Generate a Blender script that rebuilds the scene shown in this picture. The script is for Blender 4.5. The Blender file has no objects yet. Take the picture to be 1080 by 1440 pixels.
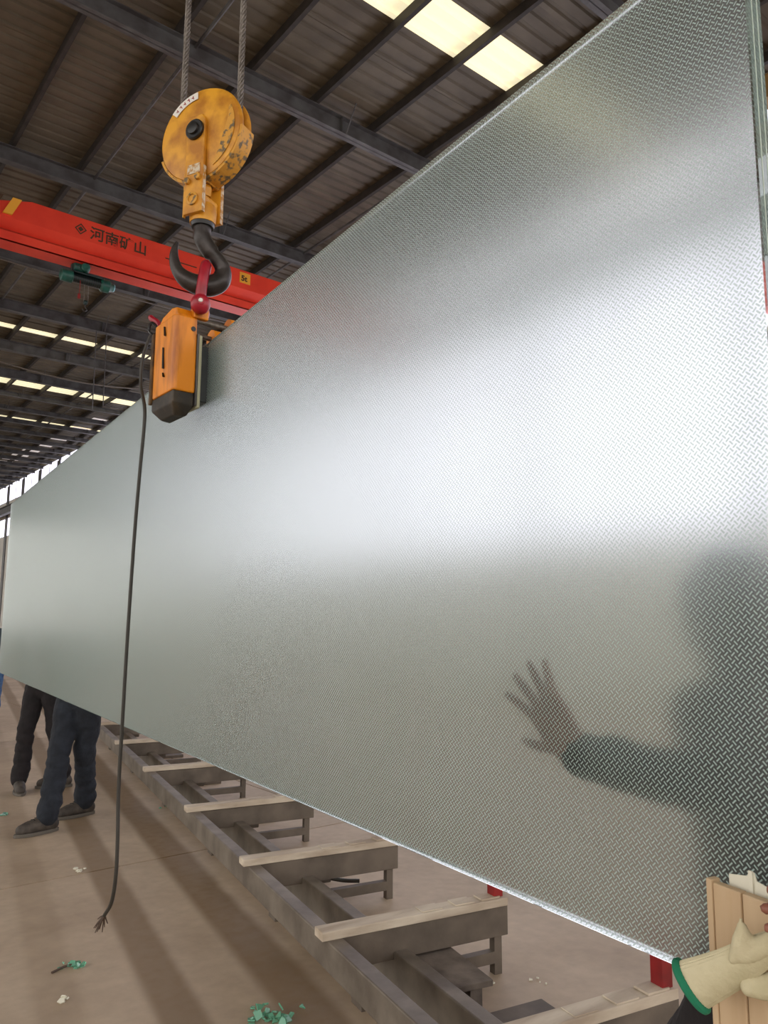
import bpy, bmesh, math, random
from mathutils import Vector, Matrix, Euler
rnd = random.Random(7)
S = bpy.context.scene
COL = S.collection
R = math.radians

# ------------------------------------------------------------------ camera
YAW, PITCH, ROLL, CAMH = R(38.9), R(8.05), R(0.35), 1.6
fw0 = Vector((math.sin(YAW), math.cos(YAW), 0)); rt0 = Vector((math.cos(YAW), -math.sin(YAW), 0)); up0 = Vector((0, 0, 1))
fw = fw0*math.cos(PITCH) + up0*math.sin(PITCH); u_ = up0*math.cos(PITCH) - fw0*math.sin(PITCH)
cr = rt0*math.cos(ROLL) + u_*math.sin(ROLL); cu = u_*math.cos(ROLL) - rt0*math.sin(ROLL)
cam_d = bpy.data.cameras.new('camera'); cam = bpy.data.objects.new('camera', cam_d); COL.objects.link(cam)
cam_d.sensor_fit = 'HORIZONTAL'; cam_d.sensor_width = 36.0; cam_d.lens = 36.0
cam_d.clip_start = 0.02; cam_d.clip_end = 400
cam.matrix_world = Matrix(((cr.x, cu.x, -fw.x, 0), (cr.y, cu.y, -fw.y, 0), (cr.z, cu.z, -fw.z, CAMH), (0, 0, 0, 1)))
S.camera = cam

# ------------------------------------------------------------------ world, exposure
W = bpy.data.worlds.new('world'); S.world = W; W.use_nodes = True
bg = W.node_tree.nodes['Background']; bg.inputs[0].default_value = (1.0, 0.965, 0.92, 1); bg.inputs[1].default_value = 1.8
S.view_settings.view_transform = 'Standard'
S.view_settings.look = 'None'
S.view_settings.gamma = 1.0
S.view_settings.use_curve_mapping = False
S.view_settings.exposure = 0.25
WINDOW_LIGHT, SKYLIGHT_LIGHT = 1.5, 0.62

# ------------------------------------------------------------------ materials
MATS = {}
def mat(name, col, rough=0.6, metal=0.0, col2=None, nscale=6.0, ncontrast=(0.35, 0.65), bump=0.0, bscale=60.0, stretch=(1, 1, 1), emit=0.0, spec=0.5):
    m = bpy.data.materials.new(name); m.use_nodes = True; nt = m.node_tree; N = nt.nodes; L = nt.links
    b = N['Principled BSDF']
    b.inputs['Base Color'].default_value = (*col, 1); b.inputs['Roughness'].default_value = rough; b.inputs['Metallic'].default_value = metal
    b.inputs['Specular IOR Level'].default_value = spec
    tc = N.new('ShaderNodeTexCoord'); mp = N.new('ShaderNodeMapping'); mp.inputs['Scale'].default_value = stretch
    L.new(tc.outputs['Object'], mp.inputs[0])
    if col2:
        no = N.new('ShaderNodeTexNoise'); no.inputs['Scale'].default_value = nscale; no.inputs['Detail'].default_value = 5
        L.new(mp.outputs[0], no.inputs[0])
        mr = N.new('ShaderNodeMapRange'); mr.inputs[1].default_value = ncontrast[0]; mr.inputs[2].default_value = ncontrast[1]
        L.new(no.outputs[0], mr.inputs[0])
        mx = N.new('ShaderNodeMix'); mx.data_type = 'RGBA'
        mx.inputs[6].default_value = (*col, 1); mx.inputs[7].default_value = (*col2, 1)
        L.new(mr.outputs[0], mx.inputs[0]); L.new(mx.outputs[2], b.inputs['Base Color'])
    if bump:
        nb = N.new('ShaderNodeTexNoise'); nb.inputs['Scale'].default_value = bscale; nb.inputs['Detail'].default_value = 4
        L.new(mp.outputs[0], nb.inputs[0])
        bp = N.new('ShaderNodeBump'); bp.inputs['Strength'].default_value = bump; bp.inputs['Distance'].default_value = 0.01
        L.new(nb.outputs[0], bp.inputs['Height']); L.new(bp.outputs[0], b.inputs['Normal'])
    if emit:
        b.inputs['Emission Color'].default_value = (*col, 1); b.inputs['Emission Strength'].default_value = emit
    MATS[name] = m
    return m
def s2l(r, g, b):
    f = lambda c: (c/255/12.92) if c/255 <= 0.04045 else ((c/255+0.055)/1.055)**2.4
    return (f(r), f(g), f(b))

M_roof = mat('roof_sheet_metal', s2l(106, 96, 79), 0.55, 0.0, s2l(82, 73, 59), 1.2, (0.35, 0.7))
M_steel = mat('dark_painted_steel', s2l(92, 92, 92), 0.55, 0.0, s2l(66, 62, 62), 3.0)
M_purlin = mat('purlin_steel', s2l(58, 52, 48), 0.7, 0.0, s2l(44, 39, 36), 4.0)
M_sky = mat('translucent_roof_panel', (1.0, 0.92, 0.62), 0.6, emit=SKYLIGHT_LIGHT)
M_litroof = mat('pale_lit_roof', (0.95, 0.86, 0.82), 0.6, emit=SKYLIGHT_LIGHT*0.5)
M_pane = mat('daylight_window_pane', (0.88, 0.865, 1.0), 0.4, emit=WINDOW_LIGHT)
M_wall = mat('wall_cladding', s2l(222, 218, 210), 0.7, 0.0, s2l(204, 200, 192), 1.0)
M_tan = mat('ochre_painted_beam', s2l(150, 118, 60), 0.6, 0.0, s2l(122, 96, 52), 2.0)
M_red = mat('red_crane_paint', s2l(232, 66, 42), 0.42, 0.0, s2l(216, 54, 34), 1.5)
M_ink = mat('dark_lettering', s2l(70, 48, 26), 0.6)
M_yel = mat('yellow_sticker', s2l(235, 165, 50), 0.5)
M_green = mat('green_hoist_paint', s2l(30, 92, 78), 0.4, 0.0, s2l(18, 60, 54), 8.0)
M_dkgreen = mat('dark_green_hoist_paint', s2l(22, 48, 46), 0.45, 0.0, s2l(12, 28, 30), 8.0)
M_hookyel = mat('worn_yellow_paint', s2l(222, 158, 40), 0.42, 0.0, s2l(176, 112, 22), 9.0, (0.4, 0.62), bump=0.08, bscale=40)
M_rim = mat('scuffed_rim_paint', s2l(206, 148, 50), 0.5, 0.1, s2l(104, 88, 62), 34.0, (0.5, 0.6), bump=0.15, bscale=60)
M_worn = mat('bare_worn_edge', s2l(206, 194, 172), 0.5, 0.0, s2l(176, 122, 44), 45.0, (0.42, 0.58))
M_black = mat('black_grease', s2l(26, 24, 24), 0.35, 0.0, s2l(14, 13, 13), 20.0)
M_hook = mat('dark_forged_steel', s2l(72, 66, 64), 0.38, 0.55, s2l(48, 44, 42), 14.0, bump=0.12, bscale=90)
M_rope = mat('steel_wire', s2l(128, 120, 112), 0.42, 0.4, s2l(92, 85, 78), 60.0)
M_shackle = mat('crimson_shackle_paint', s2l(168, 22, 44), 0.38, 0.0, s2l(140, 16, 34), 20.0, bump=0.05)
M_white = mat('white_paint_fleck', s2l(226, 222, 214), 0.5)
M_orange = mat('orange_clamp_paint', s2l(232, 140, 16), 0.42, 0.0, s2l(168, 92, 14), 16.0, (0.48, 0.72), bump=0.06, bscale=30, stretch=(1, 1, .22))
M_grime = mat('grimy_edge', s2l(60, 44, 28), 0.7, 0.0, s2l(104, 74, 30), 30.0)
M_rubber = mat('dirty_black_rubber', s2l(46, 40, 34), 0.6, 0.0, s2l(78, 66, 50), 16.0, (0.5, 0.75))
M_liner = mat('pale_felt_liner', s2l(170, 168, 140), 0.8)
M_cable = mat('black_cable_sheath', s2l(52, 48, 42), 0.5)
M_fray = mat('brown_frayed_wire', s2l(74, 56, 42), 0.6)
M_rack = mat('rack_steel', s2l(132, 122, 110), 0.55, 0.15, s2l(98, 88, 78), 5.0, bump=0.08, bscale=60)
M_rackdk = mat('rack_steel_dusty', s2l(116, 104, 92), 0.65, 0.0, s2l(88, 78, 68), 5.0, bump=0.08, bscale=60)
M_wood = mat('weathered_wood', s2l(214, 200, 180), 0.75, 0.0, s2l(176, 158, 138), 7.0, bump=0.2, bscale=40, stretch=(.3, 2, 2))
M_woodpale = mat('pale_pine', s2l(206, 180, 146), 0.6, 0.0, s2l(190, 160, 124), 8.0, (0.3, 0.7), bump=0.05, bscale=30, stretch=(3, 3, .25))
M_ply = mat('grey_offcut_wood', s2l(126, 114, 104), 0.8, 0.0, s2l(92, 82, 74), 9.0, bump=0.15)
M_redpost = mat('red_post_paint', s2l(150, 24, 24), 0.5, 0.0, s2l(116, 18, 18), 9.0)
M_denim = mat('dark_blue_denim', s2l(34, 39, 48), 0.9, 0.0, s2l(23, 27, 35), 18.0, bump=0.35, bscale=45)
M_blacktr = mat('black_trouser_cloth', s2l(30, 24, 26), 0.9, 0.0, s2l(20, 16, 18), 14.0, bump=0.3, bscale=45)
M_blue = mat('light_blue_denim', s2l(70, 104, 146), 0.9, 0.0, s2l(44, 72, 108), 30.0, bump=0.3)
M_jacket = mat('black_jacket_cloth', s2l(40, 38, 44), 0.9, 0.0, s2l(28, 27, 32), 10.0, bump=0.3, bscale=30)
M_greyshirt = mat('slate_work_shirt', s2l(58, 70, 78), 0.9, 0.0, s2l(46, 56, 62), 10.0, bump=0.3, bscale=30)
M_skin = mat('skin', s2l(146, 94, 76), 0.5, 0.0, s2l(126, 76, 60), 25.0, bump=0.05, bscale=120)
M_hair = mat('black_hair', s2l(28, 24, 22), 0.55, 0.0, s2l(16, 14, 13), 60.0, bump=0.4, bscale=120)
M_shoe = mat('worn_grey_shoe', s2l(84, 76, 68), 0.7, 0.0, s2l(56, 50, 46), 18.0, bump=0.2)
M_sole = mat('grey_shoe_sole', s2l(98, 92, 84), 0.8)
M_lace = mat('dark_laces', s2l(30, 27, 26), 0.8)
M_glove = mat('cream_knit_glove', s2l(206, 196, 164), 0.95, 0.0, s2l(184, 174, 140), 14.0, bump=0.3, bscale=90)
M_cuff = mat('green_glove_hem', s2l(28, 118, 86), 0.9, bump=0.3, bscale=90)
M_paper = mat('white_paper', s2l(228, 224, 206), 0.7)
M_eye = mat('eye', s2l(40, 30, 26), 0.2)
M_nail = mat('finger_nail', s2l(222, 170, 150), 0.35)
def shard_mat():
    m = bpy.data.materials.new('green_glass_chip'); m.use_nodes = True
    b = m.node_tree.nodes['Principled BSDF']; b.inputs['Base Color'].default_value = (*s2l(150, 222, 190), 1)
    b.inputs['Roughness'].default_value = 0.15; b.inputs['Transmission Weight'].default_value = 0.6
    return m
M_shard = shard_mat()

def floor_mat():
    m = bpy.data.materials.new('worn_concrete'); m.use_nodes = True; nt = m.node_tree; N = nt.nodes; L = nt.links
    b = N['Principled BSDF']
    geo = N.new('ShaderNodeNewGeometry')
    n1 = N.new('ShaderNodeTexNoise'); n1.inputs['Scale'].default_value = 1.1; n1.inputs['Detail'].default_value = 8; n1.inputs['Roughness'].default_value = 0.62
    n2 = N.new('ShaderNodeTexNoise'); n2.inputs['Scale'].default_value = 14; n2.inputs['Detail'].default_value = 6
    L.new(geo.outputs['Position'], n1.inputs[0]); L.new(geo.outputs['Position'], n2.inputs[0])
    r1 = N.new('ShaderNodeValToRGB'); r1.color_ramp.elements[0].position = 0.32; r1.color_ramp.elements[1].position = 0.7
    r1.color_ramp.elements[0].color = (*s2l(168, 148, 126), 1); r1.color_ramp.elements[1].color = (*s2l(202, 182, 158), 1)
    L.new(n1.outputs[0], r1.inputs[0])
    # soft-edged darker brown bands, parallel to the rack
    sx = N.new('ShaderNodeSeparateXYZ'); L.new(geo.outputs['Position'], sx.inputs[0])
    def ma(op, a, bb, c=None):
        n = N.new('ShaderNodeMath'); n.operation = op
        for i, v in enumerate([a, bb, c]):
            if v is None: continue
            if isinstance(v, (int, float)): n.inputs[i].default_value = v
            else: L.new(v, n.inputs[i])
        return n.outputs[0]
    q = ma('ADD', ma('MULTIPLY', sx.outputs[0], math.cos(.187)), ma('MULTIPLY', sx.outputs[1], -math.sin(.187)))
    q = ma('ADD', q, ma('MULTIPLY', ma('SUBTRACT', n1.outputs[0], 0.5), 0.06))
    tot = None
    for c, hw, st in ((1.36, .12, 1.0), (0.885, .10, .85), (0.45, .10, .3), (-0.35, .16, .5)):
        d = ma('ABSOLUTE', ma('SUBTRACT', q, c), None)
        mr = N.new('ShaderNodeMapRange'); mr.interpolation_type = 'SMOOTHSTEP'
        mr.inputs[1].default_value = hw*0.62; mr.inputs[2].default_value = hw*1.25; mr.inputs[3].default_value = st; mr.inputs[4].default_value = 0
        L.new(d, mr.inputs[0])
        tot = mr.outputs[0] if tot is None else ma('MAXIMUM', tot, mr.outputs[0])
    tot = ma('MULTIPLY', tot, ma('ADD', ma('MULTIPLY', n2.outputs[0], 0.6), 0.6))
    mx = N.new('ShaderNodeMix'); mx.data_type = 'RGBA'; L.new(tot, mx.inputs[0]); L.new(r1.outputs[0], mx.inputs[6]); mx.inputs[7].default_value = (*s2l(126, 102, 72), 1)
    # fine mottling
    mr2 = N.new('ShaderNodeMapRange'); mr2.inputs[1].default_value = .3; mr2.inputs[2].default_value = .7; mr2.inputs[3].default_value = .92; mr2.inputs[4].default_value = 1.06
    L.new(n2.outputs[0], mr2.inputs[0])
    mm = N.new('ShaderNodeMix'); mm.data_type = 'RGBA'; mm.blend_type = 'MULTIPLY'; mm.inputs[0].default_value = 1
    L.new(mx.outputs[2], mm.inputs[6]); L.new(mr2.outputs[0], mm.inputs[7])
    L.new(mm.outputs[2], b.inputs['Base Color'])
    b.inputs['Roughness'].default_value = 0.6
    bp = N.new('ShaderNodeBump'); bp.inputs['Strength'].default_value = 0.05; bp.inputs['Distance'].default_value = 0.01
    L.new(n2.outputs[0], bp.inputs['Height']); L.new(bp.outputs[0], b.inputs['Normal'])
    return m
M_floor = floor_mat()
M_joint = mat('dark_joint', s2l(70, 58, 48), 0.9)

def frost_mat():
    """frosted anti-slip glass face with a fired-on tread pattern of short crossed bars (12 mm repeat)"""
    m = bpy.data.materials.new('frosted_tread_glass'); m.use_nodes = True; nt = m.node_tree; N = nt.nodes; L = nt.links
    N.remove(N['Principled BSDF']); out = N['Material Output']
    uv = N.new('ShaderNodeUVMap'); uv.uv_map = 'metres'
    sx = N.new('ShaderNodeSeparateXYZ'); L.new(uv.outputs[0], sx.inputs[0])
    def ma(op, a, bb=None, c=None):
        n = N.new('ShaderNodeMath'); n.operation = op
        for i, v in enumerate([a, bb, c]):
            if v is None: continue
            if isinstance(v, (int, float)): n.inputs[i].default_value = v
            else: L.new(v, n.inputs[i])
        return n.outputs[0]
    P = 0.0122
    def bars(off, sgn):
        a = ma('SUBTRACT', ma('FRACT', ma('ADD', ma('DIVIDE', sx.outputs[0], P), off)), 0.5)
        b = ma('SUBTRACT', ma('FRACT', ma('ADD', ma('DIVIDE', sx.outputs[1], P), off)), 0.5)
        al = ma('ABSOLUTE', ma('MULTIPLY', ma('ADD', a, ma('MULTIPLY', b, sgn)), 0.7071))
        ac = ma('ABSOLUTE', ma('MULTIPLY', ma('SUBTRACT', a, ma('MULTIPLY', b, sgn)), 0.7071))
        def sm(v, lo, hi):
            r = N.new('ShaderNodeMapRange'); r.interpolation_type = 'SMOOTHSTEP'
            r.inputs[1].default_value = lo; r.inputs[2].default_value = hi; r.inputs[3].default_value = 1; r.inputs[4].default_value = 0
            L.new(v, r.inputs[0]); return r.outputs[0]
        return ma('MULTIPLY', sm(al, 0.31, 0.385), sm(ac, 0.068, 0.125))
    mask = ma('MAXIMUM', bars(0.0, 1.0), bars(0.5, -1.0))
    g = N.new('ShaderNodeBsdfGlass'); g.distribution = 'GGX'; g.inputs['IOR'].default_value = 1.5; g.inputs['Roughness'].default_value = 0.272
    g.inputs['Color'].default_value = (0.705, 0.72, 0.71, 1)
    g2 = N.new('ShaderNodeBsdfGlass'); g2.distribution = 'GGX'; g2.inputs['IOR'].default_value = 1.5; g2.inputs['Roughness'].default_value = 0.52
    g2.inputs['Color'].default_value = (0.705, 0.72, 0.71, 1)
    gm = N.new('ShaderNodeMixShader'); gm.inputs[0].default_value = 0.16; L.new(g.outputs[0], gm.inputs[1]); L.new(g2.outputs[0], gm.inputs[2])
    d = N.new('ShaderNodeBsdfDiffuse'); d.inputs[0].default_value = (0.69, 0.845, 0.79, 1)
    t = N.new('ShaderNodeBsdfTranslucent'); t.inputs[0].default_value = (0.69, 0.845, 0.79, 1)
    veil = N.new('ShaderNodeMixShader'); veil.inputs[0].default_value = 0.56; L.new(d.outputs[0], veil.inputs[1]); L.new(t.outputs[0], veil.inputs[2])
    mf = ma('ADD', ma('MULTIPLY', mask, 0.66), 0.06)
    mix = N.new('ShaderNodeMixShader'); L.new(mf, mix.inputs[0]); L.new(gm.outputs[0], mix.inputs[1]); L.new(veil.outputs[0], mix.inputs[2])
    L.new(mix.outputs[0], out.inputs[0])
    return m
M_frost = frost_mat()
def clear_mat():
    m = bpy.data.materials.new('polished_green_glass'); m.use_nodes = True; nt = m.node_tree; N = nt.nodes; L = nt.links
    N.remove(N['Principled BSDF']); out = N['Material Output']
    g = N.new('ShaderNodeBsdfGlass'); g.inputs['IOR'].default_value = 1.5; g.inputs['Roughness'].default_value = 0.03; g.inputs['Color'].default_value = (0.95, 0.985, 0.97, 1)
    L.new(g.outputs[0], out.inputs[0]); return m
M_clear = clear_mat()
M_inter = mat('milky_interlayer', s2l(214, 226, 214), 0.4)

# ------------------------------------------------------------------ mesh helpers
def basis(d, up=Vector((0, 0, 1))):
    d = Vector(d).normalized()
    if abs(d.dot(up)) > 0.98: up = Vector((0, 1, 0)) if abs(d.y) < 0.9 else Vector((1, 0, 0))
    a = up.cross(d).normalized(); return a, d.cross(a).normalized(), d
class MB:
    def __init__(self): self.v = []; self.f = []; self.mi = []; self.cur = 0
    def add(self, vs, fs):
        o = len(self.v); self.v += [Vector(p) for p in vs]; self.f += [tuple(i+o for i in f) for f in fs]; self.mi += [self.cur]*len(fs); return self
    def box(self, x0, x1, y0, y1, z0, z1):
        return self.obox(Vector(((x0+x1)/2, (y0+y1)/2, (z0+z1)/2)), (1, 0, 0), (0, 1, 0), (0, 0, 1), x1-x0, y1-y0, z1-z0)
    def obox(self, c, a, b, n, la, lb, ln):
        c = Vector(c); a = Vector(a)*la/2; b = Vector(b)*lb/2; n = Vector(n)*ln/2
        vs = [c+a*i+b*j+n*k for k in (-1, 1) for i, j in ((-1, -1), (1, -1), (1, 1), (-1, 1))]
        return self.add(vs, [(3, 2, 1, 0), (4, 5, 6, 7), (0, 1, 5, 4), (1, 2, 6, 5), (2, 3, 7, 6), (3, 0, 4, 7)])
    def tube(self, path, r, n=10, cap=True, flat=1.0, up=None):
        path = [Vector(p) for p in path]; rs = r if isinstance(r, (list, tuple)) else [r]*len(path)
        vs = []; fs = []; pa = None
        for i, p in enumerate(path):
            d = (path[min(i+1, len(path)-1)]-path[max(i-1, 0)])
            if d.length < 1e-9: d = Vector((0, 0, 1))
            d.normalize()
            if pa is None:
                a, b, _ = basis(d, Vector(up) if up else Vector((0, 0, 1)))
            else:
                a = (pa-d*pa.dot(d)); a.normalize(); b = d.cross(a)
            pa = a
            for k in range(n):
                t = 2*math.pi*k/n; vs.append(p+(a*math.cos(t)+b*math.sin(t)*flat)*rs[i])
        for i in range(len(path)-1):
            for k in range(n):
                fs.append((i*n+k, i*n+(k+1) % n, (i+1)*n+(k+1) % n, (i+1)*n+k))
        if cap:
            fs.append(tuple(range(n-1, -1, -1))); fs.append(tuple(range((len(path)-1)*n, len(path)*n)))
        return self.add(vs, fs)
    def lathe(self, prof, o, d, n=32, up=None):
        """prof: list of (along, radius)"""
        o = Vector(o); a, b, d = basis(d, Vector(up) if up else Vector((0, 0, 1))); vs = []; fs = []
        for (h, r) in prof:
            for k in range(n):
                t = 2*math.pi*k/n; vs.append(o+d*h+(a*math.cos(t)+b*math.sin(t))*r)
        for i in range(len(prof)-1):
            for k in range(n): fs.append((i*n+k, i*n+(k+1) % n, (i+1)*n+(k+1) % n, (i+1)*n+k))
        fs.append(tuple(range(n-1, -1, -1))); fs.append(tuple(range((len(prof)-1)*n, len(prof)*n)))
        return self.add(vs, fs)
    def prism(self, poly, o, a, b, n, depth):
        """poly in (a,b) plane at o, extruded along n by depth"""
        o = Vector(o); a = Vector(a); b = Vector(b); n = Vector(n); k = len(poly)
        vs = [o+a*x+b*y for x, y in poly]+[o+a*x+b*y+n*depth for x, y in poly]
        fs = [tuple(range(k-1, -1, -1)), tuple(range(k, 2*k))]+[(i, (i+1) % k, k+(i+1) % k, k+i) for i in range(k)]
        return self.add(vs, fs)
    def ball(self, c, r, n=10, sc=(1, 1, 1)):
        c = Vector(c); vs = []; fs = []; m = n//2
        for i in range(1, m):
            ph = math.pi*i/m
            for k in range(n):
                t = 2*math.pi*k/n; vs.append(c+Vector((math.sin(ph)*math.cos(t)*sc[0], math.sin(ph)*math.sin(t)*sc[1], math.cos(ph)*sc[2]))*r)
        top = len(vs); vs.append(c+Vector((0, 0, r*sc[2]))); vs.append(c-Vector((0, 0, r*sc[2])))
        for i in range(m-2):
            for k in range(n): fs.append((i*n+k, (i+1)*n+k, (i+1)*n+(k+1) % n, i*n+(k+1) % n))
        for k in range(n):
            fs.append((top, k, (k+1) % n)); fs.append((top+1, (m-2)*n+(k+1) % n, (m-2)*n+k))
        return self.add(vs, fs)
    def chain(self, pts, n=12, step=0.4):
        """rounded limb through (point, radius) pairs, closed ends, for voxel union"""
        pp = []
        for (p, r), (p2, r2) in zip(pts[:-1], pts[1:]):
            p = Vector(p); p2 = Vector(p2); k = max(2, int((p2-p).length/(max(r, r2)*step+1e-6)))
            for i in range(k): t = i/k; pp.append((p.lerp(p2, t), r+(r2-r)*t))
        pp.append((Vector(pts[-1][0]), pts[-1][1]))
        self.tube([p for p, r in pp], [r for p, r in pp], n)
        self.ball(pts[0][0], pts[0][1], n); self.ball(pts[-1][0], pts[-1][1], n); return self
    def mesh(self, name, mats, off=Vector((0, 0, 0)), smooth=False):
        me = bpy.data.meshes.new(name); me.from_pydata([tuple(v-off) for v in self.v], [], self.f)
        for m_ in (mats if isinstance(mats, (list, tuple)) else [mats]): me.materials.append(m_)
        if any(self.mi): me.polygons.foreach_set('material_index', self.mi)
        bm = bmesh.new(); bm.from_mesh(me); bmesh.ops.recalc_face_normals(bm, faces=bm.faces); bm.to_mesh(me); bm.free()
        if smooth: me.polygons.foreach_set('use_smooth', [True]*len(me.polygons))
        me.update(); return me
    def build(self, name, mats, parent=None, smooth=False, bevel=0.0, remesh=0.0, relax=3, origin=None):
        off = parent_loc(parent) if parent else (Vector(origin) if origin is not None else base_of(self.v))
        o = bpy.data.objects.new(name, self.mesh(name, mats, off, smooth or remesh > 0)); COL.objects.link(o)
        if parent: o.parent = parent
        else: o.location = off
        if remesh:
            r = o.modifiers.new('union', 'REMESH'); r.mode = 'VOXEL'; r.voxel_size = remesh; r.use_smooth_shade = True
            s = o.modifiers.new('relax', 'SMOOTH'); s.iterations = relax; s.factor = 0.5
        if bevel:
            b = o.modifiers.new('bevel', 'BEVEL'); b.width = bevel; b.segments = 2; b.limit_method = 'ANGLE'
        elif smooth:
            o.data.set_sharp_from_angle(angle=R(40))
        return o
def base_of(vs):
    n = len(vs); return Vector((sum(v.x for v in vs)/n, sum(v.y for v in vs)/n, min(v.z for v in vs)))
def parent_loc(o):
    l = Vector((0, 0, 0))
    while o: l = l+o.location; o = o.parent
    return l
def tag(o, label=None, cat=None, group=None, kind=None):
    if label: o['label'] = label
    if cat: o['category'] = cat
    if group: o['group'] = group
    if kind: o['kind'] = kind
    return o
def empty(name, loc, label=None, cat=None, group=None, kind=None):
    o = bpy.data.objects.new(name, None); COL.objects.link(o); o.location = loc; o.empty_display_size = 0.1
    return tag(o, label, cat, group, kind)
def bez(p0, p1, p2, p3, n):
    out = []
    for i in range(n+1):
        t = i/n; s = 1-t; out.append(Vector(p0)*s**3+Vector(p1)*3*s*s*t+Vector(p2)*3*s*t*t+Vector(p3)*t**3)
    return out
def spline(pts, n=8):
    """catmull-rom through points"""
    P = [Vector(p) for p in pts]; P = [P[0]*2-P[1]]+P+[P[-1]*2-P[-2]]; out = []
    for i in range(1, len(P)-2):
        for k in range(n):
            t = k/n; a, b, c, d = P[i-1], P[i], P[i+1], P[i+2]
            out.append(0.5*((2*b)+(c-a)*t+(2*a-5*b+4*c-d)*t*t+(3*b-a-3*c+d)*t**3))
    out.append(P[-2]); return out

# ------------------------------------------------------------------ the hall
X0, X1, Y0, Y1, ZR = -13.0, 14.0, -14.0, 92.0, 11.95
RAFTERS = [-9.6, -4.2, 1.2, 6.5, 11.8, 17.15, 22.1, 25.9, 29.9, 33.4]
RAFTERS += [36.8, 39.3, 41.8, 44.0, 46.1, 48.0, 49.8]
while RAFTERS[-1] < 88: RAFTERS.append(RAFTERS[-1]+2.0)

floor = MB().box(-40, 40, -40, 120, -0.35, -0.03).build('floor', M_joint, origin=(0, 0, 0)); tag(floor, 'concrete workshop floor', 'floor', kind='structure')
XJ = [-20, -8.6, -2.6, 3.9, 9.9, 18]; YJ = [-26, -12.8, -6.8, -0.8, 5.2, 11.2, 17.2, 26, 38, 60, 96]
for i in range(len(XJ)-1):
    for j in range(len(YJ)-1):
        g = 0.009
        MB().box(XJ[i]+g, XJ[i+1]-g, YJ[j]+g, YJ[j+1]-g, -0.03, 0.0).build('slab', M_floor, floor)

ceil = empty('ceiling', (0, 0, 0), 'steel purlin and sheet roof of the workshop', 'ceiling', kind='structure')
# roof sheets: trapezoid ribs, one object per sheet
SW = 0.9
def sheet_mesh(name, m):
    prof = []
    for k in range(3):
        b = k*0.3; prof += [(b, 0), (b+.12, 0), (b+.15, .035), (b+.21, .035), (b+.24, 0)]
    prof.append((0.935, 0)); b_ = MB()
    vs = [(x, y, z+dz) for x in (X0, X1) for dz in (0, .004) for y, z in prof]; n = len(prof)
    idx = lambda xi, di, k: (xi*2+di)*n+k
    fs = []
    for k in range(n-1):
        fs += [(idx(0, 0, k), idx(0, 0, k+1), idx(1, 0, k+1), idx(1, 0, k)), (idx(0, 1, k), idx(1, 1, k), idx(1, 1, k+1), idx(0, 1, k+1))]
    fs += [(idx(0, 0, 0), idx(1, 0, 0), idx(1, 1, 0), idx(0, 1, 0)), (idx(0, 0, n-1), idx(0, 1, n-1), idx(1, 1, n-1), idx(1, 0, n-1))]
    b_.add(vs, fs); return b_.mesh(name, m)
me_roof, me_sky = sheet_mesh('roof_sheet', M_roof), sheet_mesh('skylight_sheet', M_sky)
k0 = int(math.floor((Y0-8.35)/SW))
SKY = (0, 22, 30, 37, -12)
for k in range(k0, int((Y1-8.35)/SW)+1):
    sk = k in SKY
    o = bpy.data.objects.new('skylight_sheet' if sk else 'roof_sheet', me_sky if sk else me_roof); COL.objects.link(o); o.parent = ceil
    o.location = (0, 8.35+k*SW, ZR+(0.006 if k % 2 else 0))
for ya, yb in ((28.0, 28.62), (41.4, 42.2)):   # opaque flashing laps over the edge of two of the skylight rows
    MB().box(X0, X1, ya, yb, ZR-.012, ZR-.008).build('flashing_strip', M_roof, ceil)
# purlins (C sections) along the hall
def purlin_bm(x):
    b = MB(); w, h, t = .075, .2, .012; z1 = ZR-.004
    b.box(x-.006, x+.006, Y0, Y1, z1-h, z1); b.box(x, x+w, Y0, Y1, z1-h, z1-h+t); b.box(x, x+w, Y0, Y1, z1-t, z1); b.box(x+w-t, x+w, Y0, Y1, z1-h, z1-h+.03)
    return b
PX = [3.34+1.435*k for k in range(-11, 8)]
for x in PX:
    if X0 < x < X1-.1: purlin_bm(x).build('purlin', M_purlin, ceil)
for x in (5.14, 10.9, -3.4):
    MB().tube([(x, Y0, ZR-.24), (x, Y1, ZR-.24)], .035, 8).build('tie_pipe', M_steel, ceil, smooth=True)
# rafters (H sections) across the hall, with fly-brace stubs
for y in RAFTERS:
    b = MB(); z1 = ZR-.21; h = .36 if y < 36 else .2
    b.box(X0, X1, y-.10, y+.10, z1-.015, z1); b.box(X0, X1, y-.10, y+.10, z1-h, z1-h+.018); b.box(X0, X1, y-.006, y+.006, z1-h, z1)
    b.build('rafter', M_steel, ceil)
    for x in (2.75, 8.3, 13.0):
        MB().box(x, x+.012, y-.095, y+.095, z1-h+.018, z1-.015).build('stiffener_plate', M_steel, ceil)
        for s in (-1, 1):
            MB().tube([(x+.1, y+s*.09, z1-h+.01), (x+.1, y+s*.42, ZR-.06)], .014, 6).build('fly_brace', M_steel, ceil)
# glowing panels imitate lit roof sheets by the right-hand eaves, far down the hall
for k in range(11):
    y = (40.3, 42.9, 45.5, 47.8, 49.9, 51.8, 53.5, 55.3, 57.2, 59.2, 61.2)[k]; xc = 13.1-.085*(y-40.3)
    MB().box(xc-.48, xc+.48, y-.6, y+.6, ZR-.012, ZR-.004).build('lit_roof_patch', M_litroof, ceil)

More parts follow.
